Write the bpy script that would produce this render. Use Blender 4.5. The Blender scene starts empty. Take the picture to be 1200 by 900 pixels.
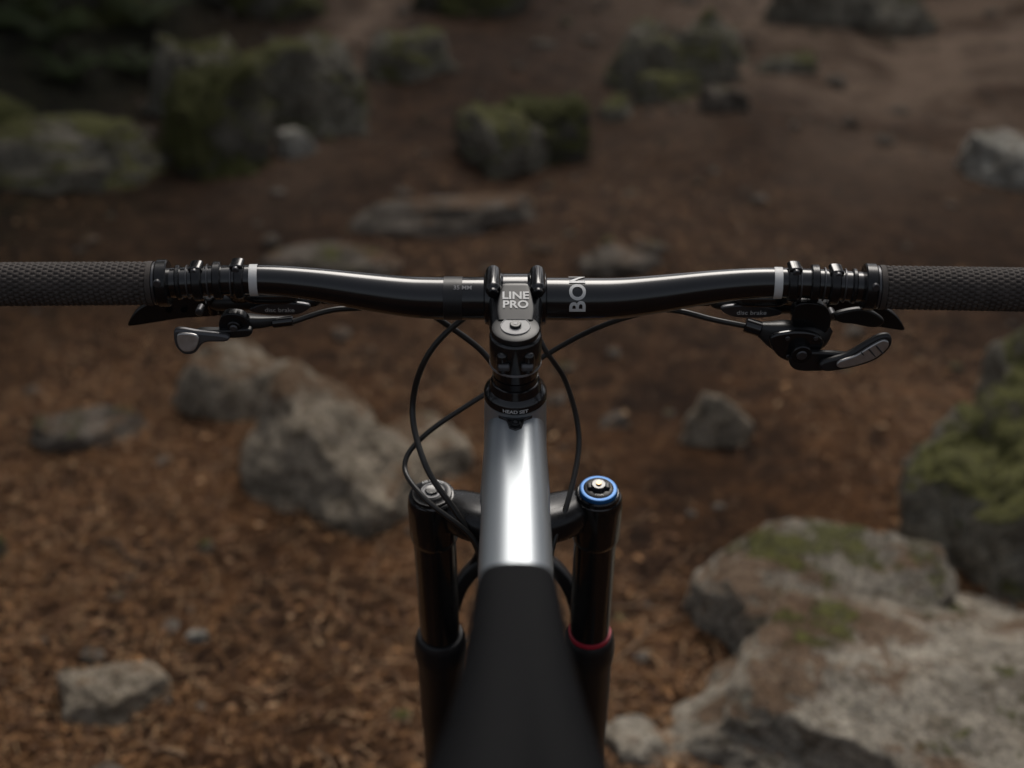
import bpy, bmesh, math, random
import numpy as np
from mathutils import Vector, noise, Matrix
random.seed(4); rng=np.random.default_rng(7)
scene=bpy.context.scene
scene.view_settings.view_transform='Standard'; scene.view_settings.look='None'; scene.view_settings.exposure=0
V=Vector
# ------------------------------------------------------------------ materials
def mat_new(name):
    m=bpy.data.materials.new(name); m.use_nodes=True
    nt=m.node_tree; return m,nt,nt.nodes['Principled BSDF']
def N(nt,t,**kw):
    n=nt.nodes.new(t)
    for k,v in kw.items(): setattr(n,k,v)
    return n
def ramp(nt,stops,fac):
    r=N(nt,'ShaderNodeValToRGB'); e=r.color_ramp.elements
    while len(e)<len(stops): e.new(0.5)
    for i,(p,c) in enumerate(stops):
        e[i].position=p; e[i].color=(c[0],c[1],c[2],1) if len(c)>2 else (c[0],)*3+(1,)
    nt.links.new(fac,r.inputs[0]); return r
def nz(nt,vec,scale,detail=4,rough=.55,dist=0):
    n=N(nt,'ShaderNodeTexNoise'); n.inputs['Scale'].default_value=scale
    n.inputs['Detail'].default_value=detail; n.inputs['Roughness'].default_value=rough; n.inputs['Distortion'].default_value=dist
    nt.links.new(vec,n.inputs['Vector']); return n
def mix(nt,f,a,b,mode='MIX'):
    m=N(nt,'ShaderNodeMix',data_type='RGBA',blend_type=mode)
    for s,v in ((m.inputs[0],f),(m.inputs[6],a),(m.inputs[7],b)):
        if isinstance(v,(int,float)): s.default_value=v
        elif isinstance(v,tuple): s.default_value=(v[0],v[1],v[2],1)
        else: nt.links.new(v,s)
    return m.outputs[2]
def math_(nt,op,a,b=None,clamp=False):
    m=N(nt,'ShaderNodeMath',operation=op); m.use_clamp=clamp
    for i,v in enumerate((a,b)):
        if v is None: continue
        if isinstance(v,(int,float)): m.inputs[i].default_value=v
        else: nt.links.new(v,m.inputs[i])
    return m.outputs[0]
def bump(nt,bs,h,strength,dist):
    b=N(nt,'ShaderNodeBump'); b.inputs['Strength'].default_value=strength; b.inputs['Distance'].default_value=dist
    nt.links.new(h,b.inputs['Height']); nt.links.new(b.outputs[0],bs.inputs['Normal'])
def simple(name,col,rough=.4,metal=0,coat=0,var=.15,nscale=60,rvar=.12,bmp=0,spec=.5):
    m,nt,bs=mat_new(name)
    tc=N(nt,'ShaderNodeTexCoord'); n=nz(nt,tc.outputs['Object'],nscale,5,.6)
    c=ramp(nt,[(.3,tuple(x*(1-var) for x in col)),(.7,tuple(min(1,x*(1+var)) for x in col))],n.outputs[0])
    nt.links.new(c.outputs[0],bs.inputs['Base Color'])
    r=N(nt,'ShaderNodeMapRange'); r.inputs[3].default_value=max(.02,rough-rvar); r.inputs[4].default_value=rough+rvar
    nt.links.new(n.outputs[0],r.inputs[0]); nt.links.new(r.outputs[0],bs.inputs['Roughness'])
    bs.inputs['Metallic'].default_value=metal; bs.inputs['Coat Weight'].default_value=coat
    bs.inputs['Coat Roughness'].default_value=.06; bs.inputs['Specular IOR Level'].default_value=spec
    if bmp: 
        n2=nz(nt,tc.outputs['Object'],nscale*12,3,.6); bump(nt,bs,n2.outputs[0],bmp,.0006)
    return m
M_gloss=simple('gloss_black',(.008,.008,.009),.17,0,.3,rvar=.05)
M_anod=simple('anodised_black',(.012,.012,.013),.26,.3,0,rvar=.08)
M_satin=simple('satin_black',(.010,.010,.011),.40,0,0,rvar=.08)
M_matte=simple('saddle_black',(.0040,.0042,.0050),.70,0,0,bmp=.3,spec=.08,rvar=.05)
M_rubber=simple('grip_rubber',(.058,.049,.044),.72,0,0,var=.25,nscale=90,bmp=.3,spec=.3)
M_tyre=simple('tyre_rubber',(.016,.015,.014),.8,0,0,bmp=.4,spec=.3)
M_paint=simple('silver_paint',(.33,.36,.385),.40,.55,.35,var=.03,nscale=800,rvar=.03)
M_paint.node_tree.nodes['Principled BSDF'].inputs['Coat Roughness'].default_value=.20
M_white=simple('white_print',(.62,.62,.61),.45,var=.05)
M_grey=simple('grey_print',(.20,.20,.21),.4,var=.05)
M_alu=simple('brushed_alu',(.46,.45,.44),.34,.85,0,var=.1,nscale=200)
M_dalu=simple('dark_alu',(.085,.085,.09),.36,.6,0,var=.1)
M_cable=simple('cable_housing',(.016,.015,.014),.36,0,0)
M_blue=simple('blue_anodised',(.01,.11,.32),.35,.3,0)
M_red=simple('red_oring',(.42,.02,.04),.4)
M_gold=simple('bronze_bolt',(.35,.22,.12),.3,.8)

# ------------------------------------------------------------------ mesh helpers
bike=bpy.data.objects.new('mountain_bike',None); scene.collection.objects.link(bike)
def link(name,me,mat,parent=bike,smooth=True,ang=35):
    if mat: me.materials.append(mat)
    if smooth:
        me.shade_smooth()
        me.set_sharp_from_angle(angle=math.radians(ang))
    o=bpy.data.objects.new(name,me); scene.collection.objects.link(o)
    if parent: o.parent=parent
    return o
def frompy(name,v,f,mat,**k):
    me=bpy.data.meshes.new(name); me.from_pydata([tuple(p) for p in v],[],f); me.update()
    bm=bmesh.new(); bm.from_mesh(me); bmesh.ops.recalc_face_normals(bm,faces=bm.faces); bm.to_mesh(me); bm.free()
    return link(name,me,mat,**k)
def catmull(P,sub):
    P=np.array(P,float); out=[]
    Q=np.vstack([2*P[0]-P[1],P,2*P[-1]-P[-2]])
    for i in range(1,len(Q)-2):
        for k in range(sub):
            t=k/sub; a,b,c,d=Q[i-1],Q[i],Q[i+1],Q[i+2]
            out.append(.5*((2*b)+(-a+c)*t+(2*a-5*b+4*c-d)*t*t+(-a+3*b-3*c+d)*t**3))
    out.append(P[-1]); return np.array(out)
def sweep(name,pts,rad,mat,seg=20,sub=8,up=(0,0,1),sq=2.0,**k):
    rows=[]
    for i,p in enumerate(pts):
        r=rad[i] if isinstance(rad,(list,tuple)) else rad
        if not isinstance(r,(list,tuple)): r=(r,r)
        rows.append([p[0],p[1],p[2],r[0],r[1]])
    R=catmull(rows,sub); n=len(R); P=[V(r[:3]) for r in R]
    T=[((P[min(i+1,n-1)]-P[max(i-1,0)]).normalized()) for i in range(n)]
    s=V(up).cross(T[0]); 
    if s.length<.05: s=V((1,0,0)).cross(T[0])
    s.normalize(); vs=[]; fs=[]
    for i in range(n):
        s=(s-T[i]*s.dot(T[i])).normalized(); u=T[i].cross(s)
        for j in range(seg):
            a=2*math.pi*j/seg; c,d=math.cos(a),math.sin(a)
            c=math.copysign(abs(c)**(2/sq),c); d=math.copysign(abs(d)**(2/sq),d)
            vs.append(P[i]+s*c*max(R[i][3],1e-5)+u*d*max(R[i][4],1e-5))
    for i in range(n-1):
        for j in range(seg):
            a=i*seg+j; b=i*seg+(j+1)%seg; fs.append((a,b,b+seg,a+seg))
    fs.append(tuple(range(seg-1,-1,-1))); fs.append(tuple(range((n-1)*seg,n*seg)))
    return frompy(name,vs,fs,mat,**k)
def revolve(name,prof,o,ax,mat,seg=48,**k):
    ax=V(ax).normalized(); a=ax.orthogonal().normalized(); b=ax.cross(a); o=V(o)
    vs=[];fs=[]
    for h,r in prof:
        for j in range(seg):
            t=2*math.pi*j/seg; vs.append(o+ax*h+(a*math.cos(t)+b*math.sin(t))*max(r,1e-5))
    for i in range(len(prof)-1):
        for j in range(seg):
            p=i*seg+j;q=i*seg+(j+1)%seg; fs.append((p,q,q+seg,p+seg))
    fs.append(tuple(range(seg-1,-1,-1))); fs.append(tuple(range((len(prof)-1)*seg,len(prof)*seg)))
    return frompy(name,vs,fs,mat,**k)
def cyl(name,p,q,r,mat,bev=.0008,seg=24,**k):
    p=V(p);q=V(q);L=(q-p).length
    return revolve(name,[(0,r-bev),(bev,r),(L-bev,r),(L,r-bev)],p,q-p,mat,seg,**k)
# steering frame: x right, n forward (perpendicular to steerer), s down the steerer
S=V((0,.2419,-.9703)); NF=V((0,.9703,.2419)); A=V((0,-.0534,1.0467))
def L(x,n,s): return A+V((x,0,0))+NF*n+S*s
def LB(x,n,s): return L(x,n-.010*x,s)      # bar turned a touch
def plate(name,out,n,th,mat,bev=.0012,tilt=0,f=LB,ntilt=0):
    """outline in (x,s); extruded along n, tilt = change of n per x"""
    cx=sum(p[0] for p in out)/len(out); cs=sum(p[1] for p in out)/len(out)
    P=[];m=len(out)
    for i in range(m):
        a,b,c,d=[np.array(out[(i+j)%m],float) for j in (-1,0,1,2)]
        for k in range(5):
            t=k/5; P.append(.5*((2*b)+(-a+c)*t+(2*a-5*b+4*c-d)*t*t+(-a+3*b-3*c+d)*t**3))
    me=bpy.data.meshes.new(name); bm=bmesh.new()
    vs=[bm.verts.new(f(p[0],n-th/2+tilt*(p[0]-cx)+ntilt*(p[1]-cs),p[1])) for p in P]
    fc=bm.faces.new(vs); r=bmesh.ops.extrude_face_region(bm,geom=[fc])
    for v in r['geom']:
        if isinstance(v,bmesh.types.BMVert): v.co+=NF*th
    bmesh.ops.recalc_face_normals(bm,faces=bm.faces); bm.to_mesh(me); bm.free()
    o=link(name,me,mat,ang=50); b=o.modifiers.new('b','BEVEL'); b.width=bev; b.segments=3; b.limit_method='ANGLE'; b.angle_limit=math.radians(50)
    return o
def text(name,body,size,mp,mat,bold=.0,align='CENTER',cuts=3):
    cu=bpy.data.curves.new(name+'_c','FONT'); cu.body=body; cu.size=size; cu.offset=bold; cu.align_x=align; cu.space_character=1.02
    ob=bpy.data.objects.new(name+'_c',cu); scene.collection.objects.link(ob)
    bpy.context.view_layer.update(); dg=bpy.context.evaluated_depsgraph_get()
    me=bpy.data.meshes.new_from_object(ob.evaluated_get(dg)); bpy.data.objects.remove(ob)
    bm=bmesh.new(); bm.from_mesh(me)
    if cuts:
        bmesh.ops.triangulate(bm,faces=bm.faces)
        for _ in range(cuts): bmesh.ops.subdivide_edges(bm,edges=[e for e in bm.edges if e.calc_length()>size*.07],cuts=1); bmesh.ops.triangulate(bm,faces=bm.faces)
    for v in bm.verts: v.co=mp(v.co.x,v.co.y)
    bm.to_mesh(me); bm.free(); me.materials.clear()
    return link(name,me,mat,smooth=False)

# ------------------------------------------------------------------ handlebar
barpts=[];barr=[]
prof=[(0,.055,0,.0162),(.028,.055,0,.0162),(.055,.055,0,.0161),(.08,.055,-.0012,.0155),(.11,.055,-.0054,.0143),(.15,.0535,-.0130,.0123),
      (.185,.051,-.0180,.0113),(.22,.047,-.0200,.0111),(.26,.042,-.0205,.0111),(.32,.0365,-.0232,.0111),(.395,.030,-.0265,.0111)]
def barat(x):
    ax=abs(x)
    for i in range(len(prof)-1):
        if prof[i][0]<=ax<=prof[i+1][0]:
            t=(ax-prof[i][0])/(prof[i+1][0]-prof[i][0]); q=[prof[i][k]*(1-t)+prof[i+1][k]*t for k in range(4)]
            return LB(x,q[1],q[2]),q[3]
for p in reversed(prof[1:]): barpts.append(LB(-p[0],p[1],p[2])); barr.append(p[3])
for p in prof: barpts.append(LB(*p[:3])); barr.append(p[3])
sweep('handlebar',barpts,barr,M_gloss,seg=40,sub=8)
def ring(name,x0,x1,dr,mat,bev=.0008):
    p,r=barat(x0); q,_=barat(x1); return cyl(name,p,q,r+dr,mat,bev,seg=40)
for sg in (-1,1):
    ring('bar_stripe',sg*.1905,sg*.1965,.0005,M_white,.0002)
    ring('lock_ring',sg*.2540,sg*.2625,.0062,M_anod,.001)
    ring('lock_ring_edge',sg*.2624,sg*.2650,.0048,M_dalu,.0006)
    pb,_=barat(sg*.258); cyl('lock_ring_bolt',pb-NF*.0125-S*.009,pb-NF*.0160-S*.0095,.0028,M_dalu,.0005)
    p0,_=barat(sg*.2649); p1,_=barat(sg*.391); ax=(p1-p0); Ln=ax.length; ax.normalize()
    a=V((0,0,1)); a=(a-ax*a.dot(ax)).normalized(); b=ax.cross(a)
    nu,nv=300,220; vs=[];fs=[]
    for i in range(nu+1):
        h=Ln*i/nu
        for j in range(nv):
            t=2*math.pi*j/nv; row=h/.0040; off=.5*(int(row)%2); fr=row%1
            u=(t/(2*math.pi)*24+off)%1
            d=min(1,4.0*min(fr,1-fr))*min(1,3.5*min(u,1-u))
            r=.0145+.0015*(.25+.75*d)
            if h<.004 or h>Ln-.005: r=.0163
            vs.append(p0+ax*h+(a*math.cos(t)+b*math.sin(t))*r)
    for i in range(nu):
        for j in range(nv):
            p=i*nv+j;q=i*nv+(j+1)%nv; fs.append((p,q,q+nv,p+nv))
    o=frompy('grip',vs,fs,M_rubber,ang=80)
    p2,_=barat(sg*.3905); revolve('grip_end_ring',[(0,.010),(0,.0172),(.001,.018),(.008,.018),(.009,.0165),(.010,.003)],p2,ax,M_dalu)
    # control clamps on the bar: slim hinged bands
    for x0,x1,dr in ((.2005,.2070,.0026),(.2165,.2225,.0030),(.2300,.2370,.0034),(.2455,.2490,.0018)):
        ring('clamp_band',sg*x0,sg*x1,dr,M_anod,.0008)
    for x,hh in ((.2040,.0175),(.2335,.0165)):
        p,_=barat(sg*x)
        plate('clamp_ear',[(sg*(x-.0042),0),(sg*(x-.0040),-.0030),(sg*(x),-.0038),(sg*(x+.0040),-.0030),(sg*(x+.0042),0)],0,.011,M_gloss,.0009,f=lambda X_,n_,s_,p=p,x=x,hh=hh,sg=sg:p+V((X_-sg*x,0,0))+NF*(n_+.001)+S*(s_-hh+.0055))
        cyl('clamp_bolt',p-NF*.0045-S*(hh-.0045),p-NF*.0075-S*(hh-.0045),.0024,M_dalu,.0005)
    for x in (.2090,.2255,.2400): ring('clamp_edge',sg*x,sg*(x+.0012),.0014,M_dalu,.0002)
# stem
def capsule(name,p,q,r,mat,seg=24):
    p=V(p);q=V(q);Ln=(q-p).length; pr=[]
    for k in range(7): a=math.pi/2*k/6; pr.append((-r*math.cos(a),r*math.sin(a)))
    for k in range(7): a=math.pi/2*k/6; pr.append((Ln+r*math.sin(a),r*math.cos(a)))
    return revolve(name,pr,p,q-p,mat,seg)
revolve('stem_bar_clamp',[(-.0235,.0175),(-.0225,.0195),(-.020,.0202),(-.011,.0202),(-.009,.0190),(.009,.0190),(.011,.0202),(.020,.0202),(.0225,.0195),(.0235,.0175)],L(0,.055,0),(1,0,0),M_gloss,56,ang=28)
sweep('stem_body',[L(0,-.002,.0060),L(0,.012,.0050),L(0,.028,.0020),L(0,.05,0)],[(.0185,.0125),(.0185,.0145),(.0195,.0165),(.0215,.0180)],M_anod,seg=48,up=(0,0,1),sq=3.6)
revolve('stem_steerer_clamp',[(-.0078,.0165),(-.0070,.0180),(-.0058,.0187),(.016,.0187),(.0185,.0180),(.0195,.0170)],L(0,0,0),S,M_gloss,56)
for sg in (-1,1):
    capsule('faceplate_boss',L(sg*.0165,.064,-.0170),L(sg*.0165,.041,-.0182),.0060,M_gloss)
    cyl('faceplate_bolt',L(sg*.0165,.0370,-.0185),L(sg*.0165,.0335,-.0182),.0040,M_anod)
    capsule('clamp_lug',L(sg*.0095,-.0160,.002),L(sg*.0095,-.0160,.012),.0042,M_gloss)
    cyl('pinch_bolt',L(sg*.004,-.0200,.0080),L(sg*.0125,-.0200,.0080),.0028,M_dalu)
revolve('stem_top_cap',[(-.0135,.003),(-.0135,.0060),(-.0128,.0150),(-.0122,.0168),(-.010,.0174),(-.0080,.0168)],L(0,0,0),S,M_satin)
revolve('cap_groove',[(-.0137,.0100),(-.0141,.0102),(-.0141,.0106),(-.0132,.0108)],L(0,0,0),S,M_grey)
revolve('top_cap_bolt',[(-.0158,.0010),(-.0158,.0036),(-.0152,.0042),(-.0130,.0042)],L(0,0,0),S,M_anod,24)
cyl('top_cap_hex',L(0,0,-.0157),L(0,0,-.0160),.0017,M_dalu,.0001,6)
revolve('spacer',[(.0197,.0150),(.0200,.0166),(.0265,.0166),(.0270,.0150)],L(0,0,0),S,M_gloss)
revolve('spacer_thin',[(.0272,.0150),(.0275,.0168),(.0325,.0168),(.0330,.0150)],L(0,0,0),S,M_anod)
revolve('headset_cover',[(.0330,.0165),(.0338,.0178),(.040,.0192),(.0425,.0225),(.0440,.0232),(.0485,.0234),(.0495,.0222)],L(0,0,0),S,M_gloss)
def on_head(r,s0,phi0=0):
    def mp(tx,ty):
        a=tx/r; return L(r*math.sin(a),-r*math.cos(a),s0-ty)
    return mp
text('headset_print','HEAD SET',.0042,on_head(.02365,.0475),M_white,.00012)
revolve('stem_band',[(.0165,.01875),(.0170,.0190),(.0180,.0190),(.0185,.0187)],L(0,0,0),S,M_grey)
def stop_(n): return -.0105-.0100*(n/.04)
pad=[L(0,n,stop_(n)+.0005) for n in (.008,.018,.030,.0400)]
sweep('stem_top_pad',pad,[(.0125,.0022),(.0135,.0022),(.0120,.0022),(.0100,.0022)],M_satin,seg=32,sq=7)
text('logo_top','LINE',.0096,lambda tx,ty:L(tx,.0262+ty,stop_(.0262+ty)-.0022),M_white,.00025,cuts=0)
text('logo_bottom','PRO',.0096,lambda tx,ty:L(tx,.0178+ty,stop_(.0178+ty)-.0022),M_white,.00025,cuts=0)
def wrap(xb,sgn,phi0,r=.0167):
    def mp(tx,ty):
        ph=phi0+tx/r
        tow=NF*(-.788)+S*(-.616); upv=NF*.616+S*(-.788)
        return LB(xb-ty*sgn,.055,0)+(tow*math.cos(ph)+upv*math.sin(ph))*r
    return mp
text('bar_logo','BON',.0165,wrap(.0515,1,-.72),M_white,.0004,'LEFT',5)
text('bar_small_print','35 MM',.0048,lambda tx,ty:wrap(0,1,.35,.0165)(ty,-tx+.0)+V((-.046,0,0)),M_grey,.0001,'LEFT',4)
ring('bar_mark',-.0395,-.0535,.00025,M_satin,.0001)

# ------------------------------------------------------------------ brakes and shifters
for sg in (-1,1):
    def Q(x,n,s): return LB(sg*x,n,s)
    sweep('brake_master_cylinder',[Q(.152,.078,.016),Q(.158,.079,.018),(Q(.180,.080,.020)),Q(.205,.080,.020),Q(.232,.082,.022),Q(.242,.083,.024)],
          [(.003,.003),(.0062,.0058),(.0078,.0070),(.0088,.0076),(.0080,.0075),(.004,.004)],M_satin,seg=28)
    sweep('reservoir',[Q(.168,.071,.010),Q(.176,.071,.010),Q(.200,.071,.010),Q(.210,.071,.010)],[(.003,.002),(.006,.005),(.006,.005),(.003,.002)],M_gloss,sq=3.5)
    sweep('brake_bracket',[Q(.214,.058,-.006),Q(.214,.070,.006),Q(.212,.080,.018)],[(.008,.005),(.007,.005),(.009,.006)],M_anod,sq=3)
    plate('lever_cover',[(sg*.158,.0160),(sg*.176,.0130),(sg*.196,.0150),(sg*.206,.0210),(sg*.190,.0250),(sg*.168,.0240)],.0690,.004,M_dalu)
    text('brake_print','disc brake',.0055,lambda tx,ty:LB(sg*.182+tx,.0668,.0215-ty),M_white,.00005,cuts=0)
    cyl('lever_pivot',Q(.238,.078,.014),Q(.238,.084,.034),.0045,M_anod)
    cyl('banjo',Q(.151,.078,.0175),Q(.140,.077,.0165),.0035,M_gloss); cyl('banjo_nut',Q(.158,.079,.018),Q(.1535,.078,.0178),.0052,M_anod,seg=6)
    o=[(.222,.0250),(.240,.0200),(.262,.0190),(.285,.0250),(.300,.0335),(.3085,.0440),(.3085,.0470),(.303,.0465),(.288,.0440),(.265,.0400),(.240,.0380),(.226,.0350)]
    plate('brake_lever',[(sg*a,b) for a,b in o],.088,.007,M_anod,.0022,ntilt=-.15)
    for xh in (.262,.274): cyl('lever_hole',Q(xh,.083,.0315),Q(xh,.0835,.0315),.0024,M_matte,.0001,16)
    cyl('reach_screw',Q(.246,.080,.026),Q(.246,.070,.025),.0032,M_dalu,seg=16)
# dropper remote (left)
sweep('dropper_body',[LB(-.170,.050,.0165),LB(-.182,.048,.0165),LB(-.196,.046,.016),LB(-.212,.045,.014)],[(.0028,.0028),(.0036,.0036),(.0065,.0050),(.0085,.0055)],M_satin,seg=24,sq=3)
plate('dropper_link',[(-.203,.004),(-.216,.003),(-.222,.013),(-.219,.022),(-.206,.023),(-.199,.014)],.040,.008,M_anod)
plate('dropper_arm',[(-.198,.0140),(-.215,.0150),(-.236,.0155),(-.239,.0205),(-.218,.0220),(-.200,.0205)],.0350,.006,M_satin)
plate('dropper_paddle',[(-.215,.0170),(-.236,.0145),(-.2500,.0125),(-.2545,.015),(-.2540,.0250),(-.248,.0310),(-.240,.0300),(-.232,.0225),(-.216,.0215)],.0295,.0050,M_dalu,.0018,ntilt=-.35)
plate('paddle_pad',[(-.2360,.0165),(-.2490,.0145),(-.2520,.0180),(-.2510,.0245),(-.2465,.0280),(-.2390,.0260)],.0262,.002,M_alu,.0007,ntilt=-.35)
cyl('dropper_pivot',LB(-.210,.033,.013),LB(-.210,.048,.013),.0052,M_anod); cyl('dropper_bolt',LB(-.210,.0315,.013),LB(-.210,.034,.013),.003,M_dalu)
cyl('dropper_barrel',LB(-.184,.046,.0175),LB(-.168,.048,.0165),.0040,M_gloss,seg=14)
# rear shifter (right)
sweep('shifter_body',[LB(.176,.050,.020),LB(.186,.048,.022),LB(.200,.046,.026),LB(.214,.046,.029),LB(.228,.048,.026),LB(.238,.050,.020)],
      [(.003,.003),(.005,.006),(.009,.012),(.012,.013),(.010,.012),(.004,.005)],M_satin,seg=32,sq=2.8)
plate('shifter_cover',[(.190,.020),(.204,.014),(.222,.015),(.231,.024),(.226,.036),(.212,.042),(.198,.036)],.0350,.005,M_gloss,.0018)
plate('shifter_bracket',[(.208,-.004),(.228,-.004),(.236,.010),(.232,.022),(.210,.018)],.046,.008,M_anod)
cyl('shifter_pivot',LB(.214,.0260,.030),LB(.214,.040,.030),.0078,M_anod); cyl('shifter_pivot_bolt',LB(.214,.0250,.030),LB(.214,.0270,.030),.0040,M_dalu)
cyl('shifter_barrel',LB(.186,.047,.0215),LB(.174,.050,.0190),.0058,M_gloss,seg=14)
plate('shift_arm',[(.208,.030),(.222,.028),(.244,.029),(.252,.032),(.247,.042),(.230,.0455),(.213,.045),(.206,.038)],.0290,.005,M_satin,.0015)
plate('shift_paddle',[(.228,.0330),(.246,.0265),(.260,.0170),(.270,.0115),(.2770,.0125),(.2775,.0210),(.268,.0310),(.250,.0375),(.231,.0400)],.0250,.0050,M_satin,.0018,ntilt=-.25)
plate('paddle_grip',[(.240,.0310),(.252,.0260),(.262,.0190),(.2705,.0140),(.2750,.0155),(.2745,.0205),(.266,.0285),(.252,.0340),(.241,.0355)],.0218,.0022,M_alu,.0007,ntilt=-.25)
for k in range(3):
    cyl('paddle_rib',LB(.256+.005*k,.0212,.0235-.003*k),LB(.262+.005*k,.0207,.0300-.003*k),.0006,M_dalu,.0001,8)
plate('release_lever',[(.240,.0080),(.256,.0030),(.268,.0060),(.278,.0140),(.272,.0200),(.256,.0170),(.244,.0150)],.0500,.005,M_satin,.0015)
for (x,s) in ((.203,.019),(.224,.019),(.206,.036)):
    cyl('shifter_screw',LB(x,.0315,s),LB(x,.034,s),.0018,M_dalu,.0003,12)
def cable(name,pts,r=.0022,mat=M_cable): sweep(name,[L(*p) for p in pts],r,mat,seg=12,sub=14)
cable('shift_cable',[(.174,.048,.020),(.150,.052,.017),(.125,.058,.0135),(.105,.062,.016),(.068,.068,.034),(.031,.070,.059),(-.020,.070,.100),(-.0727,.052,.131),(-.090,.032,.148),(-.0720,-.002,.152),(-.033,-.022,.178),(-.026,-.035,.21)])
cable('rear_brake_hose',[(.148,.077,.017),(.120,.080,.010),(.07,.088,.006),(.01,.092,.012),(-.039,.080,.034),(-.071,.070,.067),(-.0835,.058,.112),(-.071,.018,.1370),(-.047,-.006,.164),(-.030,-.022,.190),(-.026,-.035,.22)],.0025)
cable('front_brake_hose',[(-.145,.077,.0168),(-.107,.070,.0185),(-.075,.078,.026),(-.050,.080,.045),(-.022,.072,.068),(-.004,.062,.104),(.0,.060,.16),(-.02,.062,.24),(-.055,.05,.33)],.0025)
cable('dropper_cable',[(-.169,.048,.0165),(-.140,.058,.0125),(-.107,.066,.0135),(-.05,.085,.006),(.0,.088,.025),(.024,.070,.059),(.042,.069,.093),(.0525,.050,.135),(.044,.010,.160),(.031,-.020,.1825),(.026,-.035,.21)])

# ------------------------------------------------------------------ frame
revolve('head_tube',[(.0495,.0215),(.0500,.0228),(.060,.0232),(.10,.0240),(.145,.0275),(.156,.0280),(.157,.0265)],L(0,0,0),S,M_paint,56)
revolve('lower_headset',[(.157,.0255),(.158,.0275),(.163,.0275),(.165,.024)],L(0,0,0),S,M_anod)
T0=L(0,-.0215,.0520); td=V((0,-.966,-.259)); tn=V((0,-.259,.966))
def TT(t,h): return T0+td*t-tn*h
sweep('top_tube',[TT(-.030,.030),TT(-.005,.0290),TT(.03,.0280),TT(.08,.0265),TT(.16,.025),TT(.26,.0215),TT(.36,.0205)],
      [(.0205,.0285),(.0225,.0285),(.0232,.0275),(.0240,.0265),(.0246,.025),(.0215,.0215),(.020,.0205)],M_paint,seg=64,sub=12,sq=2.7)
def onTT(x,t,h): return TT(t,-h)+V((x,0,0))
me_out=[(-.0155,-.012),(0,-.014),(.0155,-.012),(.0120,-.001),(.0065,.004),(.0045,.0125),(0,.0150),(-.0045,.0125),(-.0065,.004),(-.0120,-.001)]
bm=bmesh.new(); vv=[bm.verts.new(onTT(x,t,.0004-.0012*(x/.0155)**2)) for x,t in me_out]; fc=bm.faces.new(vv)
r=bmesh.ops.extrude_face_region(bm,geom=[fc])
for v in r['geom']:
    if isinstance(v,bmesh.types.BMVert): v.co-=tn*.004
bmesh.ops.recalc_face_normals(bm,faces=bm.faces); me=bpy.data.meshes.new('stop'); bm.to_mesh(me); bm.free()
o=link('steering_stop',me,M_gloss,ang=50); b=o.modifiers.new('b','BEVEL'); b.width=.0006; b.segments=2
cyl('stop_bolt',onTT(0,.0075,-.001),onTT(0,.0075,.0016),.0036,M_anod,.0005)
cyl('stop_bolt_hex',onTT(0,.0075,.0014),onTT(0,.0075,.0018),.0016,M_dalu,.0001,6)
BB=V((0,-.33,.335))
sweep('down_tube',[L(0,-.002,.125),L(0,-.03,.165),L(0,0,.125).lerp(BB,.4)+V((0,0,-.01)),BB],[(.022,.026),(.026,.028),(.027,.027),(.024,.026)],M_paint,seg=40,sq=2.6)
ST=TT(.36,.018)
sweep('seat_tube',[BB,BB.lerp(ST,.5),ST,ST+(ST-BB).normalized()*.04],[.022,.018,.0185,.0185],M_paint,seg=32)
sd=(ST-BB).normalized()
cyl('seatpost',ST+sd*.02,V((0,-.475,1.0)),.0155,M_gloss); revolve('seat_collar',[(0,.0185),(.001,.021),(.012,.021),(.013,.0185)],ST+sd*.03,sd,M_anod)
RA=V((0,-.80,.373))
for sg in (-1,1):
    X=V((sg,0,0))
    sweep('chainstay',[BB+X*.03,BB.lerp(RA,.4)+X*.045,RA+X*.07],[(.009,.016),(.009,.012),(.008,.010)],M_paint)
    sweep('seatstay',[ST-sd*.10+X*.02,(ST-sd*.10).lerp(RA,.4)+X*.05,RA+X*.07],[(.009,.011),(.009,.010),(.008,.010)],M_paint)
    cyl('crank_arm',BB+X*.07,BB+X*.08+V((0,sg*.165,-.03)),.012,M_anod,.002)
    c=BB+X*.13+V((0,sg*.165,-.03))
    o=plate('pedal',[(c.x-.045,-.004),(c.x+.045,-.004),(c.x+.045,.012),(c.x-.045,.012)],.0,.09,M_satin,f=lambda x,n,s,c=c:V((x,c.y+n,c.z-s)))
cyl('bottom_bracket',BB-V((.07,0,0)),BB+V((.07,0,0)),.02,M_anod)
revolve('chainring',[(-.0015,.02),(-.0015,.058),(.0015,.058),(.0015,.02)],BB+V((.05,0,0)),(1,0,0),M_anod,32)
sweep('shock',[TT(.2,.045),TT(.2,.045).lerp(BB,.5),BB.lerp(TT(.2,.045),.25)],[.014,.022,.018],M_gloss)
# saddle
ys=[-.320,-.322,-.328,-.342,-.370,-.405,-.440,-.476,-.510,-.545,-.575,-.598,-.606]
hw=[.008,.0145,.0185,.0205,.0225,.0255,.0305,.0385,.049,.061,.068,.064,.045]
zt=[1.030,1.034,1.0385,1.0415,1.0420,1.0420,1.042,1.042,1.042,1.043,1.046,1.049,1.047]
dp=[.006,.012,.018,.024,.028,.031,.034,.036,.037,.036,.034,.028,.015]
vs=[];fs=[];sg_=40
for i in range(len(ys)):
    for j in range(sg_):
        a=2*math.pi*j/sg_; c,d=math.cos(a),math.sin(a)
        x=hw[i]*math.copysign(abs(c)**.75,c); 
        z=zt[i]-dp[i]*.42+ (dp[i]*.42*abs(d)**.9 if d>0 else -dp[i]*.58*abs(d)**.6)
        if d>0 and i>5: z-=.004*math.exp(-(x/.008)**2)*min(1,(i-5)/3)
        vs.append((x,ys[i],z))
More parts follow.
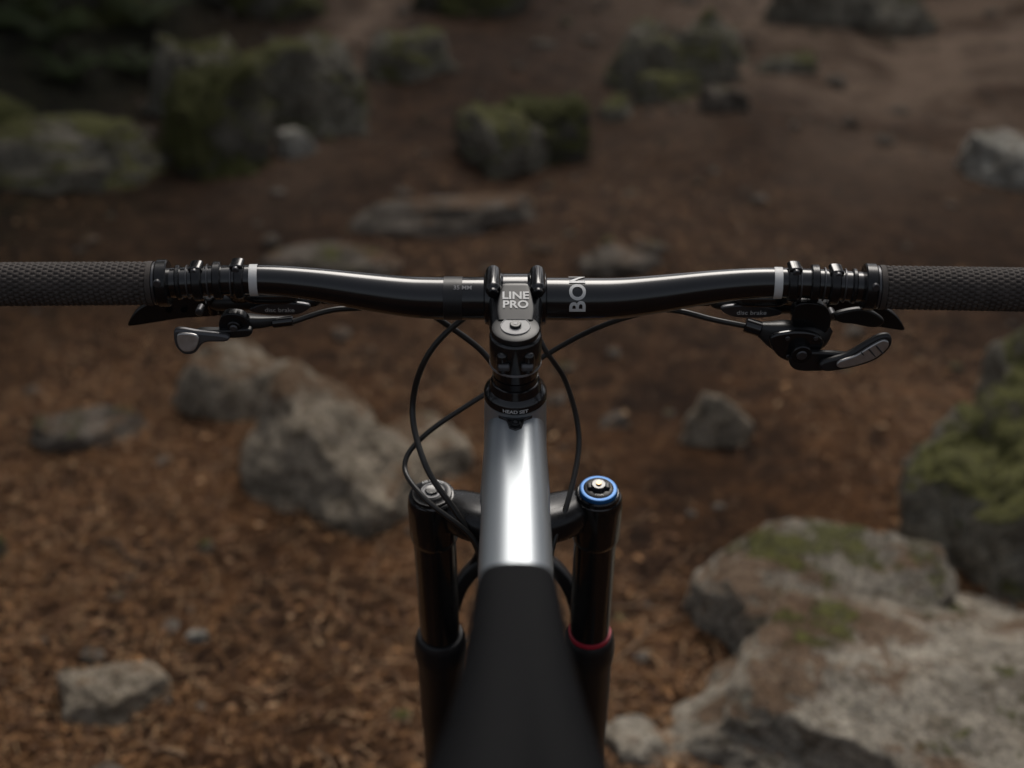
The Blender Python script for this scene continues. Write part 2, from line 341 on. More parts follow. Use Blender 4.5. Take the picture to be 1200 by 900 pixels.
for i in range(len(ys)-1):
    for j in range(sg_):
        p=i*sg_+j;q=i*sg_+(j+1)%sg_; fs.append((p,q,q+sg_,p+sg_))
fs.append(tuple(range(sg_))); fs.append(tuple(range((len(ys)-1)*sg_,len(ys)*sg_)))
o=frompy('saddle',vs,fs,M_matte,ang=80); o.modifiers.new('s','SUBSURF').render_levels=2
for sg in (-1,1):
    sweep('saddle_rail',[V((sg*.010,-.37,1.018)),V((sg*.018,-.41,.998)),V((sg*.022,-.50,.998)),V((sg*.03,-.58,1.02))],.0035,M_dalu,seg=10)
# ------------------------------------------------------------------ fork
fo=.020
sweep('fork_crown',[L(-.068,fo,.190),L(-.050,fo-.002,.186),L(-.028,.006,.182),L(0,.002,.182),L(.028,.006,.182),L(.050,fo-.002,.186),L(.068,fo,.190)],
      [(.016,.016),(.019,.016),(.024,.016),(.029,.016),(.024,.016),(.019,.016),(.016,.016)],M_anod,seg=40,sq=2.6,up=(0,0,1))
for sg in (-1,1):
    o0=L(sg*.068,fo,0)
    revolve('fork_leg_top',[(.1690,.014),(.1690,.0172),(.1700,.0190),(.1725,.0198),(.180,.0205),(.212,.0205),(.217,.0198),(.220,.0178)],o0,S,M_gloss,56)
    revolve('stanchion',[(.21,.0150),(.212,.0180),(.362,.0180)],o0,S,M_gloss,48)
    revolve('dust_seal',[(.342,.0180),(.343,.0205),(.346,.0222),(.350,.0232),(.356,.0236),(.358,.0240),(.366,.0240)],o0,S,M_satin,48)
    revolve('fork_lower',[(.364,.0215),(.366,.0232),(.374,.0232),(.380,.0222),(.46,.0225),(.58,.0215),(.66,.019),(.70,.018),(.725,.016),(.728,.008)],o0,S,M_satin,48)
    sweep('dropout',[L(sg*.066,fo,.66),L(sg*.062,.034,.69),L(sg*.058,.046,.705)],[.015,.016,.014],M_satin)
sweep('fork_arch',[L(-.066,.026,.375),L(-.060,.040,.345),L(-.048,.052,.310),L(-.026,.060,.288),L(0,.062,.282),L(.026,.060,.288),L(.048,.052,.310),L(.060,.040,.345),L(.066,.026,.375)],
      [(.008,.014),(.007,.011),(.007,.009),(.007,.010),(.007,.011),(.007,.010),(.007,.009),(.007,.011),(.008,.014)],M_satin,seg=24,sq=3,up=(0,1,0))
revolve('travel_ring',[(.3375,.0180),(.3380,.0195),(.3410,.0200),(.3425,.0190)],L(.068,fo,0),S,M_red)
oL=L(-.068,fo,0); oR=L(.068,fo,0)
revolve('air_cap',[(.1650,.0010),(.1650,.0100),(.1655,.0112),(.1665,.0125),(.1668,.0158),(.1680,.0165),(.1695,.0165)],oL,S,M_anod)
revolve('air_cap_ring',[(.1648,.0075),(.1643,.0078),(.1643,.0088),(.1650,.0091)],oL,S,M_grey)
revolve('air_cap_slot',[(.1630,.0010),(.1630,.0050),(.1640,.0058),(.1652,.0058)],oL,S,M_gloss,8)
text('air_print','AIR SPRING',.0034,lambda tx,ty:oL+S*.1662+(V((1,0,0))*math.sin(tx/.013)+NF*math.cos(tx/.013))*(.0128+ty),M_white,0.00005,cuts=0)
revolve('damper_base',[(.1650,.0150),(.1650,.0165),(.1660,.0175),(.1695,.0180)],oR,S,M_gloss)
revolve('blue_dial',[(.1620,.0115),(.1615,.0128),(.1620,.0150),(.1635,.0160),(.1655,.0160)],oR,S,M_blue)
revolve('damper_disc',[(.1610,.0010),(.1610,.0108),(.1618,.0126),(.1655,.0126)],oR,S,M_anod)
text('damper_print','FIRM',.0030,lambda tx,ty:oR+S*.1606+(V((1,0,0))*math.sin(tx/.009)-NF*math.cos(tx/.009))*(.0102-ty),M_white,0.00005,cuts=0)
revolve('damper_knob',[(.1570,.0010),(.1570,.0055),(.1578,.0065),(.1590,.0070),(.1612,.0072)],oR,S,M_gloss,10,ang=20)
revolve('damper_bolt',[(.1558,.0010),(.1558,.0022),(.1572,.0024)],oR,S,M_gold,12)
plate('damper_lever',[(.0595,.1585),(.068,.1580),(.0765,.1585),(.0765,.1605),(.068,.1610),(.0595,.1605)],fo,.006,M_satin,.0008,f=L)
# wheels
def wheel(c,nm):
    def ringm(name,prof_,mat,seg=96):
        pr=[(h,r) for h,r in prof_]
        vs=[];fs=[];m=len(pr)
        for j in range(seg):
            t=2*math.pi*j/seg
            for h,r in pr: vs.append(c+V((h,r*math.cos(t),r*math.sin(t))))
        for j in range(seg):
            for i in range(m):
                a=j*m+i;b=j*m+(i+1)%m;d=((j+1)%seg)*m
                fs.append((a,b,d+(i+1)%m,d+i))
        return frompy(nm+name,vs,fs,mat)
    ringm('_tyre',[(.030*math.cos(a),.336+.031*math.sin(a)) for a in [2*math.pi*k/20 for k in range(20)]],M_tyre)
    ringm('_rim',[(-.015,.322),(.015,.322),(.016,.308),(.008,.296),(-.008,.296),(-.016,.308)],M_satin)
    cyl(nm+'_hub',c-V((.05,0,0)),c+V((.05,0,0)),.02,M_anod)
    vs=[];fs=[]
    def box(ctr,ex,ey,ez,hx,hy,hz):
        b0=len(vs)
        for a in (-1,1):
            for b in (-1,1):
                for d in (-1,1): vs.append(ctr+ex*a*hx+ey*b*hy+ez*d*hz)
        for q in ((0,1,3,2),(4,6,7,5),(0,4,5,1),(2,3,7,6),(0,2,6,4),(1,5,7,3)): fs.append(tuple(b0+k for k in q))
    for k in range(64):
        t=2*math.pi*k/64
        for h,tl,off in ((-.026,-.9,0),(-.009,-.3,.5),(.009,.3,.5),(.026,.9,0)):
            tt=t+off*2*math.pi/64; er=V((0,math.cos(tt),math.sin(tt))); et=V((0,-math.sin(tt),math.cos(tt)))
            nr=(er*math.cos(tl)+V((1,0,0))*math.sin(tl)); sx=nr.cross(et)
            box(c+er*.336+nr*.0315,sx,et,nr,.0048,.007,.0028)
    frompy(nm+'_knobs',vs,fs,M_tyre,smooth=False)
    vs=[];fs=[]
    for k in range(28):
        t=2*math.pi*k/28; er=V((0,math.cos(t),math.sin(t))); sd_=V(((-1)**k*.03,0,0)); p=c+sd_+er*.02;q=c+er*.30
        d=(q-p).normalized(); a=d.orthogonal().normalized(); b=d.cross(a)
        box((p+q)/2,a,b,d,.0009,.0009,(q-p).length/2)
    frompy(nm+'_spokes',vs,fs,M_anod,smooth=False)
wheel(L(0,.044,.705),'front_wheel'); wheel(RA,'rear_wheel')
revolve('front_rotor',[(-.0009,.045),(-.0009,.09),(.0009,.09),(.0009,.045)],L(-.045,.044,.705),(1,0,0),M_alu)

# ------------------------------------------------------------------ terrain
def g(x,y):
    x=np.asarray(x,float);y=np.asarray(y,float)
    t=np.maximum(0,y-2.2); z=.12*t*np.minimum(1,t/.6*.5+.3)
    z=z+.10*np.maximum(0,y-9)
    z=z+.16*np.maximum(0,-x-1.5-.3*np.sin(1.3*y))*np.clip((y-2.0)/2,0,1)+.05*np.maximum(0,x-2.2)
    z=z+.012*np.sin(3.1*x+1.3)*np.sin(2.3*y+.5)+.008*np.sin(7.3*x+2*y)*np.sin(5.9*y-1.7*x)+.004*np.sin(17*x+3)*np.sin(15*y+4*x)
    # humps and hollows of the trail higher up
    hb=np.clip((y-2.8)/1.5,0,1); z=z+hb*(.05*np.sin(2.6*x+.9*y+1)*np.sin(1.9*y-.6*x)+.025*np.sin(5.1*x-2.2*y))
    far=np.clip((np.hypot(x,y)-8)/20,0,1); z=z+far*(1.0*np.sin(.21*x+1)*np.sin(.17*y))
    return z
def gz(x,y): return float(g(x,y))
u=np.linspace(-1,1,420); xs=np.sign(u)*(3.2*np.abs(u)+45*np.abs(u)**5)
w=np.linspace(0,1,420); yy=-3+ (w*13)+ 50*w**6; yb=-3-np.array([30,20,12,7,4,2,1]); yy=np.concatenate([yb,yy])
XX,YY=np.meshgrid(xs,yy); ZZ=g(XX,YY)
vs=np.stack([XX,YY,ZZ],-1).reshape(-1,3); ny,nx=XX.shape
idx=np.arange(ny*nx).reshape(ny,nx); f=np.stack([idx[:-1,:-1],idx[:-1,1:],idx[1:,1:],idx[1:,:-1]],-1).reshape(-1,4)
me=bpy.data.meshes.new('forest_floor'); me.from_pydata(vs.tolist(),[],f.tolist()); me.update()
m,nt,bs=mat_new('needle_soil'); tc=N(nt,'ShaderNodeTexCoord'); P=tc.outputs['Object']
n1=nz(nt,P,1.5,6,.62,.4); n2=nz(nt,P,9,6,.65,.4); n3=nz(nt,P,85,5,.75,.6); n4=nz(nt,P,1.9,4,.6,.5)
c1=ramp(nt,[(.30,(.028,.016,.010)),(.46,(.090,.046,.021)),(.58,(.170,.088,.040)),(.72,(.28,.170,.092))],n3.outputs[0])
c2=ramp(nt,[(.34,(.36,.35,.35)),(.62,(1.15,1.08,1.0))],n2.outputs[0])
c3=ramp(nt,[(.40,(.42,.41,.43)),(.58,(1.15,1.08,1.0))],n1.outputs[0])
c=mix(nt,1.0,c1.outputs[0],c2.outputs[0],'MULTIPLY'); c=mix(nt,1.0,c,c3.outputs[0],'MULTIPLY')
sx=N(nt,'ShaderNodeSeparateXYZ'); nt.links.new(P,sx.inputs[0])
# blend to a darker brown further up the slope
up_mask=math_(nt,'MULTIPLY',math_(nt,'SUBTRACT',math_(nt,'ADD',sx.outputs[1],math_(nt,'MULTIPLY',n1.outputs[0],1.2)),2.2),.6,True)
dark_ground=ramp(nt,[(.3,(.022,.014,.010)),(.5,(.060,.036,.023)),(.72,(.140,.083,.050))],n3.outputs[0])
dark_ground=mix(nt,1.0,dark_ground.outputs[0],c2.outputs[0],'MULTIPLY')
c=mix(nt,math_(nt,'MULTIPLY',up_mask,.85),c,dark_ground)
# paler trodden trail
py_=math_(nt,'SUBTRACT',sx.outputs[1],3.2); py_=math_(nt,'MULTIPLY',py_,.45,True)
px_=math_(nt,'MULTIPLY',math_(nt,'SUBTRACT',sx.outputs[0],.1),.65,True)
tr=math_(nt,'ABSOLUTE',math_(nt,'ADD',sx.outputs[0],.95)); tr=math_(nt,'SUBTRACT',1.0,math_(nt,'MULTIPLY',tr,2.6),True)
tsum=math_(nt,'MAXIMUM',px_,tr)
pn=ramp(nt,[(.36,(.18,.18,.18)),(.56,(1,1,1))],n4.outputs[0]); pth=math_(nt,'MULTIPLY',math_(nt,'MULTIPLY',py_,tsum),pn.outputs[0])
soil=ramp(nt,[(.3,(.11,.070,.050)),(.7,(.42,.30,.215))],n3.outputs[0])
c=mix(nt,pth,c,soil.outputs[0])
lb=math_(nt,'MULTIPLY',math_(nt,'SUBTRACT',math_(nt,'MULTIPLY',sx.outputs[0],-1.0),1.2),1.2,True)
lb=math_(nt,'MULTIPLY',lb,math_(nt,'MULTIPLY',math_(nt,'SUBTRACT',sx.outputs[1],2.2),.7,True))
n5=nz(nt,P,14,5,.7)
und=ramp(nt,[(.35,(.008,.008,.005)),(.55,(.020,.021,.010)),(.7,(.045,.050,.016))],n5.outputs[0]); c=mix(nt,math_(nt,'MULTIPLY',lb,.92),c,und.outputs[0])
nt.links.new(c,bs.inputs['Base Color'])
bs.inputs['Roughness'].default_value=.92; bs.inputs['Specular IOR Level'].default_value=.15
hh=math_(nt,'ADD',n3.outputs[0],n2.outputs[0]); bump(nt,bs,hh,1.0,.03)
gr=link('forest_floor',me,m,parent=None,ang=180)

cols=[(.27,.138,.058),(.18,.090,.042),(.38,.24,.13),(.09,.047,.026),(.30,.180,.098)]
mats=[simple('needle_%d'%i,cc,.75,var=.35,nscale=30,spec=.2) for i,cc in enumerate(cols)]
nN=100000
py=.15+4.2*rng.random(nN)**1.6; px=(rng.random(nN)*2-1)*(1.3+.55*py)
keep=(np.sin(2.1*px+.7)*np.sin(1.7*py+2)+np.sin(5.3*px+py)*.6+rng.normal(0,.7,nN)-.35*np.maximum(0,py-1.8))>-.30
px=px[keep];py=py[keep];nN=len(px)
pz=g(px,py)+.002+rng.random(nN)*.006; an=rng.random(nN)*2*np.pi
chip=rng.random(nN)<.05
ln=np.where(chip,.004+.007*rng.random(nN),.009+.018*rng.random(nN)); wd=np.where(chip,.002+.005*rng.random(nN),.0006+.0005*rng.random(nN))
tilt=rng.normal(0,.22,nN)
dx=np.cos(an)*ln;dy=np.sin(an)*ln;ex=-np.sin(an)*wd;ey=np.cos(an)*wd;dz=np.abs(tilt)*ln
q=np.empty((nN,4,3))
for k,(a,b) in enumerate(((-1,-1),(1,-1),(1,1),(-1,1))):
    q[:,k,0]=px+a*dx+b*ex;q[:,k,1]=py+a*dy+b*ey;q[:,k,2]=pz+a*tilt*ln+dz*.6+b*wd*.3*rng.normal(0,1,nN)*chip
me=bpy.data.meshes.new('pine_needle_litter'); me.from_pydata(q.reshape(-1,3).tolist(),[],np.arange(nN*4).reshape(-1,4).tolist())
for mm in mats: me.materials.append(mm)
me.polygons.foreach_set('material_index',rng.choice(5,nN,p=[.3,.27,.08,.22,.13]).astype(np.int32)); me.update()
o=bpy.data.objects.new('pine_needle_litter',me); scene.collection.objects.link(o)

# ------------------------------------------------------------------ rocks
def rockmat(name,base,moss,litter,mosscol=(.090,.090,.022),sc=1):
    m,nt,bs=mat_new(name); geo=N(nt,'ShaderNodeNewGeometry'); P=geo.outputs['Position']
    a=nz(nt,P,6*sc,6,.7,.3); b=nz(nt,P,150,3,.75); d=nz(nt,P,26,6,.75,.4); e=nz(nt,P,3.3,5,.7,.3); f_=nz(nt,P,60,4,.8,.2)
    c=ramp(nt,[(.32,tuple(x*.55 for x in base)),(.5,base),(.68,tuple(min(1,x*1.4) for x in base))],a.outputs[0])
    s=ramp(nt,[(.34,(.40,.40,.40)),(.5,(1.0,1.0,1.0)),(.66,(1.5,1.47,1.38))],b.outputs[0])
    c=mix(nt,.95,c.outputs[0],s.outputs[0],'MULTIPLY')
    dk=ramp(nt,[(.38,(.45,.42,.38)),(.52,(1,1,1)),(.70,(1.25,1.25,1.2))],d.outputs[0]); c=mix(nt,1,c,dk.outputs[0],'MULTIPLY')
    lv=N(nt,'ShaderNodeTexVoronoi'); lv.inputs['Scale'].default_value=30; nt.links.new(P,lv.inputs['Vector'])
    ld=math_(nt,'ADD',lv.outputs['Distance'],math_(nt,'MULTIPLY',f_.outputs[0],.5)); li=ramp(nt,[(.42,(1,1,1)),(.50,(0,0,0))],ld)
    lm=ramp(nt,[(.50,(0,0,0)),(.60,(1,1,1))],e.outputs[0])
    c=mix(nt,math_(nt,'MULTIPLY',math_(nt,'MULTIPLY',li.outputs[0],lm.outputs[0]),.5),c,(.38,.38,.31))
    sp=N(nt,'ShaderNodeSeparateXYZ'); nt.links.new(geo.outputs['Normal'],sp.inputs[0])
    lf=math_(nt,'ADD',math_(nt,'MULTIPLY',sp.outputs[2],.25),math_(nt,'MULTIPLY',d.outputs[0],.45)); lf=math_(nt,'ADD',lf,math_(nt,'MULTIPLY',e.outputs[0],.9))
    lr=ramp(nt,[(max(0,1.0-litter*.3),(0,0,0)),(min(1,1.05-litter*.3),(1,1,1))],lf)
    lc=ramp(nt,[(.35,(.045,.024,.014)),(.6,(.16,.085,.040)),(.75,(.28,.18,.10))],b.outputs[0]); c=mix(nt,math_(nt,'MULTIPLY',lr.outputs[0],.8),c,lc.outputs[0])
    e2=nz(nt,P,2.6,5,.7,.5)
    mf=math_(nt,'ADD',math_(nt,'MULTIPLY',sp.outputs[2],.22),math_(nt,'MULTIPLY',e2.outputs[0],1.0)); mf=math_(nt,'ADD',mf,math_(nt,'MULTIPLY',d.outputs[0],.35))
    mr=ramp(nt,[(max(0,1.0-moss*.5),(0,0,0)),(min(1,1.08-moss*.5),(1,1,1))],mf)
    mc=ramp(nt,[(.3,tuple(x*.22 for x in mosscol)),(.52,mosscol),(.72,tuple(x*2.3 for x in mosscol))],f_.outputs[0]); c=mix(nt,math_(nt,'MULTIPLY',mr.outputs[0],.90),c,mc.outputs[0])
    nt.links.new(c,bs.inputs['Base Color']); bs.inputs['Roughness'].default_value=.88; bs.inputs['Specular IOR Level'].default_value=.2
    h=math_(nt,'ADD',math_(nt,'MULTIPLY',b.outputs[0],.6),math_(nt,'MULTIPLY',d.outputs[0],2)); h=math_(nt,'ADD',h,f_.outputs[0]); h=math_(nt,'ADD',h,math_(nt,'MULTIPLY',mr.outputs[0],1.0)); bump(nt,bs,h,.8,.012)
    return m
RG=rockmat('granite',(.33,.295,.245),.08,.30)
RS=rockmat('weathered_slab',(.29,.245,.190),.12,.34)
RM=rockmat('mossy_rock',(.235,.215,.175),.46,.10)
RMM=rockmat('mossy_boulder_mat',(.13,.12,.10),.72,.1,(.066,.068,.017))
RD=rockmat('damp_rock',(.150,.128,.108),.18,.25)
RP=rockmat('pale_rock',(.38,.36,.32),.1,.1)
def rock(name,x,y,rx,ry,h,mat,seed,sub=5,rot=0,flat=.75,facets=9,rough=.10,tiltv=None,sink=.16):
    r=random.Random(seed)
    bm=bmesh.new(); bmesh.ops.create_icosphere(bm,subdivisions=sub,radius=1)
    co=np.array([v.co[:] for v in bm.verts])
    for k in range(facets):
        n=np.array([r.gauss(0,1),r.gauss(0,1),abs(r.gauss(0,.7))]); n/=np.linalg.norm(n); d=r.uniform(.60,.88)
        over=np.maximum(0,co@n-d); co-=np.outer(over*.93,n)
    n=np.array(tiltv if tiltv else [r.uniform(-.2,.2),r.uniform(-.25,.05),1]); n/=np.linalg.norm(n); over=np.maximum(0,co@n-flat); co-=np.outer(over*.9,n)
    co[:,2]/=flat
    off=V((seed*3.7,seed*1.3,0)); c_,s_=math.cos(rot),math.sin(rot); zg=gz(x,y)
    for v,p in zip(bm.verts,co):
        q=V(p); d=noise.fractal(q*1.7+off,1.0,2.1,6)*rough*1.4 + noise.fractal(q*6+off,.8,2.2,6)*rough*.32
        rid=1-abs(noise.noise(q*2.3+off*1.7))*2; d-=max(0,rid-.72)*rough*1.2
        rid=1-abs(noise.noise(V((q.x*3,q.y*3,q.z*9))+off))*2; d-=max(0,rid-.8)*rough*.8
        q=q+q.normalized()*d
        X_,Y_,Z_=q.x*rx,q.y*ry,q.z*h
        v.co=V((X_*c_-Y_*s_,X_*s_+Y_*c_,Z_))
    me=bpy.data.meshes.new(name); bm.to_mesh(me); bm.free()
    o=link(name,me,mat,parent=None,ang=180); o.location=(x,y,zg-h*sink); return o
rocks=[
 ('granite_boulder',.72,.78,.55,.44,.15,RG,11,6,.15,.60,6,.10,(-.05,-.12,1)),
 ('granite_boulder',.63,1.08,.30,.22,.145,RG,23,6,.3,.60,7,.10,(.0,-.25,1)),
 ('mossy_boulder',1.06,1.42,.24,.28,.36,RM,5,6,-.2,.8,9,.12),
 ('mossy_boulder',1.42,1.80,.26,.27,.36,RM,61,6,.5,.8,9,.12),
 ('granite_slab',-.43,1.66,.22,.30,.22,RS,8,6,.25,.62,6,.09,(.15,-.35,1)),
 ('granite_slab',-.24,1.76,.14,.18,.10,RS,88,5,.1,.62,6,.10,(.1,-.2,1)),
 ('granite_slab',-.76,2.08,.22,.15,.17,RS,14,5,.3,.6,9,.11),
 ('stone',.53,1.92,.11,.10,.15,RS,31,5,.4,.8,8,.11),
 ('stone',-.72,.84,.115,.085,.055,RS,33,5,-.1,.6,8,.10),
 ('mossy_boulder',-1.17,1.28,.10,.12,.16,RMM,35,5,0,.8,8,.1),
 ('mossy_boulder',-1.24,3.98,.34,.28,.42,RMM,37,6,.2,.75,8,.13),
 ('mossy_boulder',-1.00,4.60,.44,.34,.38,RM,39,6,-.3,.75,9,.12),
 ('mossy_boulder',-1.48,4.65,.34,.32,.46,RM,38,6,-.3,.8,9,.12),
 ('mossy_boulder',-1.80,3.70,.46,.27,.20,RM,41,5,.25,.7,9,.12),
 ('mossy_boulder',-2.35,3.95,.44,.27,.24,RMM,42,5,.25,.7,9,.12),
 ('mossy_boulder',-.04,4.22,.27,.22,.23,RM,43,6,.5,.70,8,.13),
 ('mossy_boulder',.16,4.42,.27,.22,.25,RMM,44,6,-.4,.75,8,.13),
 ('mossy_boulder',.85,5.30,.36,.28,.36,RM,45,6,-.3,.8,8,.13),
 ('mossy_boulder',1.08,5.70,.32,.25,.34,RM,46,5,.6,.8,9,.12),
 ('mossy_boulder',2.00,6.45,.68,.35,.36,RM,47,5,.1,.75,9,.12),
 ('stone',2.02,3.85,.22,.18,.17,RP,49,5,.1,.7,8,.1),
 ('flat_rock',-.22,3.45,.42,.20,.09,RD,51,5,.1,.5,8,.12),
 ('flat_rock',-.62,3.02,.28,.16,.05,RD,52,5,.2,.5,8,.10),
 ('mossy_boulder',-.50,5.40,.29,.20,.20,RM,53,5,.3,.75,8,.13),
 ('mossy_boulder',-.30,6.90,.45,.28,.34,RMM,54,5,.3,.75,8,.12),
 ('stone',.98,4.55,.16,.12,.12,RD,55,5,0,.8,8,.1),
 ('stone',.76,4.90,.19,.13,.14,RM,57,5,0,.8,8,.12),
 ('stone',.50,4.75,.12,.10,.10,RM,58,4,0,.8,8,.1),
 ('stone',1.45,5.40,.19,.12,.09,RM,59,5,0,.7,8,.1),
 ('stone',-.93,4.12,.10,.09,.12,RP,60,5,0,.8,8,.1),
 ('flat_rock',-1.10,1.88,.16,.12,.05,RD,62,5,.2,.55,8,.1),
 ('flat_rock',.35,3.02,.17,.11,.05,RD,63,5,.2,.55,8,.1),
 ('stone',.27,1.98,.05,.04,.03,RD,64,4,0,.7,8,.1),
 ('stone',-.61,1.02,.026,.02,.02,RP,66,4,0,.7,8,.1),
 ('stone',-.66,.64,.05,.04,.03,RD,67,4,0,.7,8,.1),
 ('stone',.20,.70,.06,.08,.04,RG,68,4,0,.7,8,.1),
 ('mossy_boulder',-2.6,6.2,.6,.4,.45,RMM,70,5,.2,.8,9,.12),
 ('mossy_boulder',-1.7,6.9,.5,.4,.35,RMM,76,5,.2,.8,9,.12),
 ('mossy_boulder',3.4,7.6,.8,.5,.5,RM,72,5,.2,.8,9,.12),
 ('mossy_boulder',2.4,1.6,.5,.5,.4,RM,73,5,.6,.8,9,.12),
 ('stone',-2.2,2.4,.2,.16,.12,RM,74,5,.6,.8,9,.12),
]
for r_ in rocks: rock(*r_)
vs=[];fs=[]
bm=bmesh.new(); bmesh.ops.create_icosphere(bm,subdivisions=2,radius=1); bv=[v.co.copy() for v in bm.verts]; bf=[[v.index for v in f.verts] for f in bm.faces]; bm.free()
for k in range(420):
    y=.3+7*random.random()**1.3; x=random.uniform(-1,1)*(1.2+.5*y); r=random.uniform(.005,.018)*(1+.25*y)*random.choice([.6,.8,1,1.4]); o_=len(vs); z=gz(x,y); sd_=V((k*2.1,k,0)); a=random.random()*6
    sx_,sy_,sz_=r*random.uniform(.7,1.4),r*random.uniform(.7,1.4),r*random.uniform(.4,.8)
    for p in bv:
        q=p*(1+.35*noise.noise(p*1.3+sd_)); q=V((q.x*sx_,q.y*sy_,q.z*sz_)); q.rotate(Matrix.Rotation(a,3,'Z')); vs.append(q+V((x,y,z+r*.1)))
    fs+= [[i+o_ for i in f_] for f_ in bf]
frompy('pebbles',vs,fs,RD,parent=None,ang=60)
M_twig=simple('twig_bark',(.055,.036,.025),.85,var=.4,nscale=40,bmp=.5,spec=.2)
M_twig2=simple('dry_twig',(.20,.13,.08),.85,var=.4,nscale=40,bmp=.5,spec=.2)
def twig(x,y,ln,a,r,mat):
    pts=[];m=6
    for i in range(m):
        t=i/(m-1)-.5; b=a+.3*math.sin(3*t+x*9); X_=x+math.cos(b)*ln*t;Y_=y+math.sin(b)*ln*t; pts.append(V((X_+random.uniform(-1,1)*ln*.02,Y_+random.uniform(-1,1)*ln*.02,gz(X_,Y_)+r*1.2+.005*random.random())))
    sweep('fallen_twig',pts,[r,r*.95,r*.85,r*.7,r*.5,r*.25],mat,seg=8,sub=4,parent=None)
twig(-.82,1.28,.22,-.5,.006,M_twig); twig(.26,1.02,.24,.7,.0035,M_twig2); twig(-.30,.66,.10,-.9,.003,M_twig2)
for k in range(44):
    y=.5+5*random.random()**1.4; twig(random.uniform(-1,1)*(.9+.45*y),y,random.uniform(.06,.26),random.uniform(0,3.14),random.uniform(.0012,.0035),random.choice([M_twig,M_twig2,M_twig2]))

# ------------------------------------------------------------------ ferns
M_fern=simple('fern_leaf',(.036,.055,.014),.65,var=.6,nscale=6,spec=.15)
def fern(x,y,s,seed):
    r=random.Random(seed); vs=[];fs=[]
    z0=gz(x,y)
    for k in range(17):
        a=2*math.pi*k/17+r.uniform(-.2,.2); Ln=s*r.uniform(.7,1.1); arch=r.uniform(.35,.7)
        D=V((math.cos(a),math.sin(a),0)); sd_=V((-math.sin(a),math.cos(a),0)); prev=None
        for i in range(27):
            t=i/26; p=V((x,y,z0))+D*Ln*t*.9+V((0,0,Ln*arch*math.sin(t*2.3)*.9))
            wl=Ln*.20*math.sin(math.pi*min(1,t*.93+.10))**.8*(1-t*.35)
            if i>2:
                for sg in (-1,1):
                    b=len(vs); tip=p+sd_*sg*wl+D*wl*.35-V((0,0,wl*.25)); w_=Ln*.013
                    vs.extend([p-D*w_,p+D*w_,p.lerp(tip,.55)+D*w_*1.2,tip,p.lerp(tip,.55)-D*w_*1.2]); fs.append((b,b+1,b+2,b+3,b+4))
            if prev is not None:
                b=len(vs); vs.extend([prev-sd_*.002,prev+sd_*.002,p+sd_*.0015,p-sd_*.0015]); fs.append((b,b+1,b+2,b+3))
            prev=p
    me=bpy.data.meshes.new('fern'); me.from_pydata([tuple(v) for v in vs],[],fs); link('fern',me,M_fern,parent=None,smooth=False)
for i,(x,y,s) in enumerate([(-2.15,4.9,.24),(-1.95,5.35,.26),(-2.55,4.6,.24),(-2.4,5.3,.32),(-1.5,5.4,.22),(-2.9,5.1,.34),(-2.1,6.0,.34),(-2.8,5.8,.4),(-3.4,6.3,.45),(3.9,6.9,.35),(-2.7,3.4,.18),(3.7,5.6,.35)]): fern(x,y,s,i)
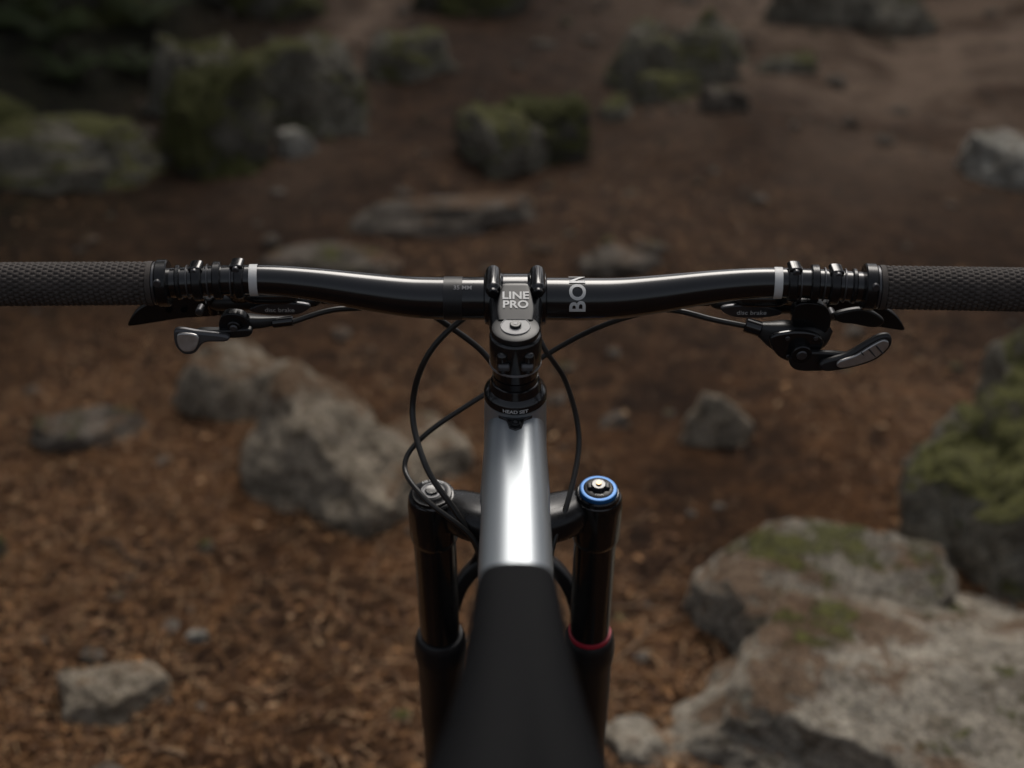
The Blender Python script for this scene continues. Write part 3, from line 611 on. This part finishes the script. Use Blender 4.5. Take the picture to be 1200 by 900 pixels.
# ------------------------------------------------------------------ conifers
M_bark=simple('conifer_bark',(.040,.030,.024),.9,var=.45,nscale=14,bmp=.8,spec=.15)
M_leaf=simple('conifer_needles',(.030,.050,.020),.7,var=.5,nscale=3,spec=.2)
def tree(x,y,h,r,seed,low=.28,nb=70):
    R=random.Random(seed); e=bpy.data.objects.new('conifer_tree',None); scene.collection.objects.link(e)
    z=gz(x,y)-.1; lean=R.uniform(-.2,.2)
    pts=[V((x+lean*t*t+.04*math.sin(t*9+seed),y+.05*math.sin(t*7),z+h*t)) for t in [0,.03,.08,.2,.4,.6,.8,1]]
    sweep('trunk',pts,[r*1.7,r*1.25,r*1.02,r*.9,r*.72,r*.5,r*.28,.02],M_bark,seg=20,sub=4,parent=e)
    vs=[];fs=[];bv_=[];bf_=[]
    for k in range(nb):
        t=R.uniform(low,.98); a=R.uniform(0,6.28); Ln=(1.05-t)*h*.30*R.uniform(.6,1.1)+.2; p0=V((x+lean*t*t,y,z+h*t)); D=V((math.cos(a),math.sin(a),R.uniform(-.25,.1)))
        side=V((-math.sin(a),math.cos(a),0)); b=len(bv_); w_=.03*(1.1-t)
        p1=p0+D*Ln; bv_.extend([p0-side*w_,p0+side*w_,p0+V((0,0,w_*1.6)),p1]); bf_.extend([(b,b+1,b+3),(b+1,b+2,b+3),(b+2,b,b+3)])
        if t<.38 and R.random()<.3: continue
        for j in range(60):
            q=R.uniform(.2,1); c=p0+D*Ln*q+side*R.gauss(0,.14)*Ln*(1.1-q)*1.6+V((0,0,R.gauss(0,.05)-.06*q))
            s_=R.uniform(.05,.15); d1=(D*R.uniform(.4,1)+side*R.uniform(-1,1)+V((0,0,R.uniform(-.5,.2)))).normalized(); d2=d1.cross(V((R.gauss(0,.3),R.gauss(0,.3),1))).normalized()
            b=len(vs); vs.extend([c,c+d1*s_+d2*s_*.28,c+d1*s_*2,c+d1*s_-d2*s_*.28]); fs.append((b,b+1,b+2,b+3))
    frompy('limbs',bv_,bf_,M_bark,parent=e,smooth=False)
    me=bpy.data.meshes.new('crown'); me.from_pydata([tuple(v) for v in vs],[],fs); link('crown',me,M_leaf,parent=e,smooth=False)
for i,(x,y,h,r) in enumerate([(-2.85,6.7,11,.17),(-3.9,7.4,13,.24),(-3.9,4.4,11,.20),(-3.5,2.2,10,.18),(-2.3,8.6,12,.2),(-6.3,9.5,14,.26),(3.6,12.5,13,.24),(6.4,9.0,12,.22),(-.6,14,14,.25),(7.5,3.5,12,.24),(-5.4,-.5,12,.22),(8,13,14,.25),(-9,13,14,.25),(3.6,-.6,11,.2)]): tree(x,y,h,r,i+3,.17,95)

# ------------------------------------------------------------------ light, sky, camera
w=bpy.data.worlds.new('World'); scene.world=w; w.use_nodes=True; nt=w.node_tree
sk=nt.nodes.new('ShaderNodeTexSky'); sk.sky_type='NISHITA'; sk.sun_disc=False
el,az=math.radians(58),math.radians(12)
sk.sun_elevation=el; sk.sun_rotation=az; sk.air_density=1.0; sk.dust_density=5.0; sk.ozone_density=1.0
hs=nt.nodes.new('ShaderNodeHueSaturation'); hs.inputs['Saturation'].default_value=.40
nt.links.new(sk.outputs[0],hs.inputs['Color']); nt.links.new(hs.outputs[0],nt.nodes['Background'].inputs[0]); nt.nodes['Background'].inputs[1].default_value=.115
sl=bpy.data.lights.new('overcast_sun','SUN'); sl.energy=1.5; sl.angle=math.radians(30); sl.color=(1,.94,.86)
so=bpy.data.objects.new('overcast_sun',sl); scene.collection.objects.link(so)
d=V((math.sin(az)*math.cos(el),math.cos(az)*math.cos(el),math.sin(el))); so.rotation_euler=d.to_track_quat('Z','Y').to_euler()
cam=bpy.data.cameras.new('camera'); co=bpy.data.objects.new('camera',cam); scene.collection.objects.link(co)
co.location=(-.0025,-.816,1.353); co.rotation_euler=(math.radians(90-24),0,0)
cam.sensor_width=36; cam.lens=40.4; cam.clip_start=.02; cam.clip_end=300
cam.dof.use_dof=True; cam.dof.focus_distance=.86; cam.dof.aperture_fstop=3.3
scene.camera=co
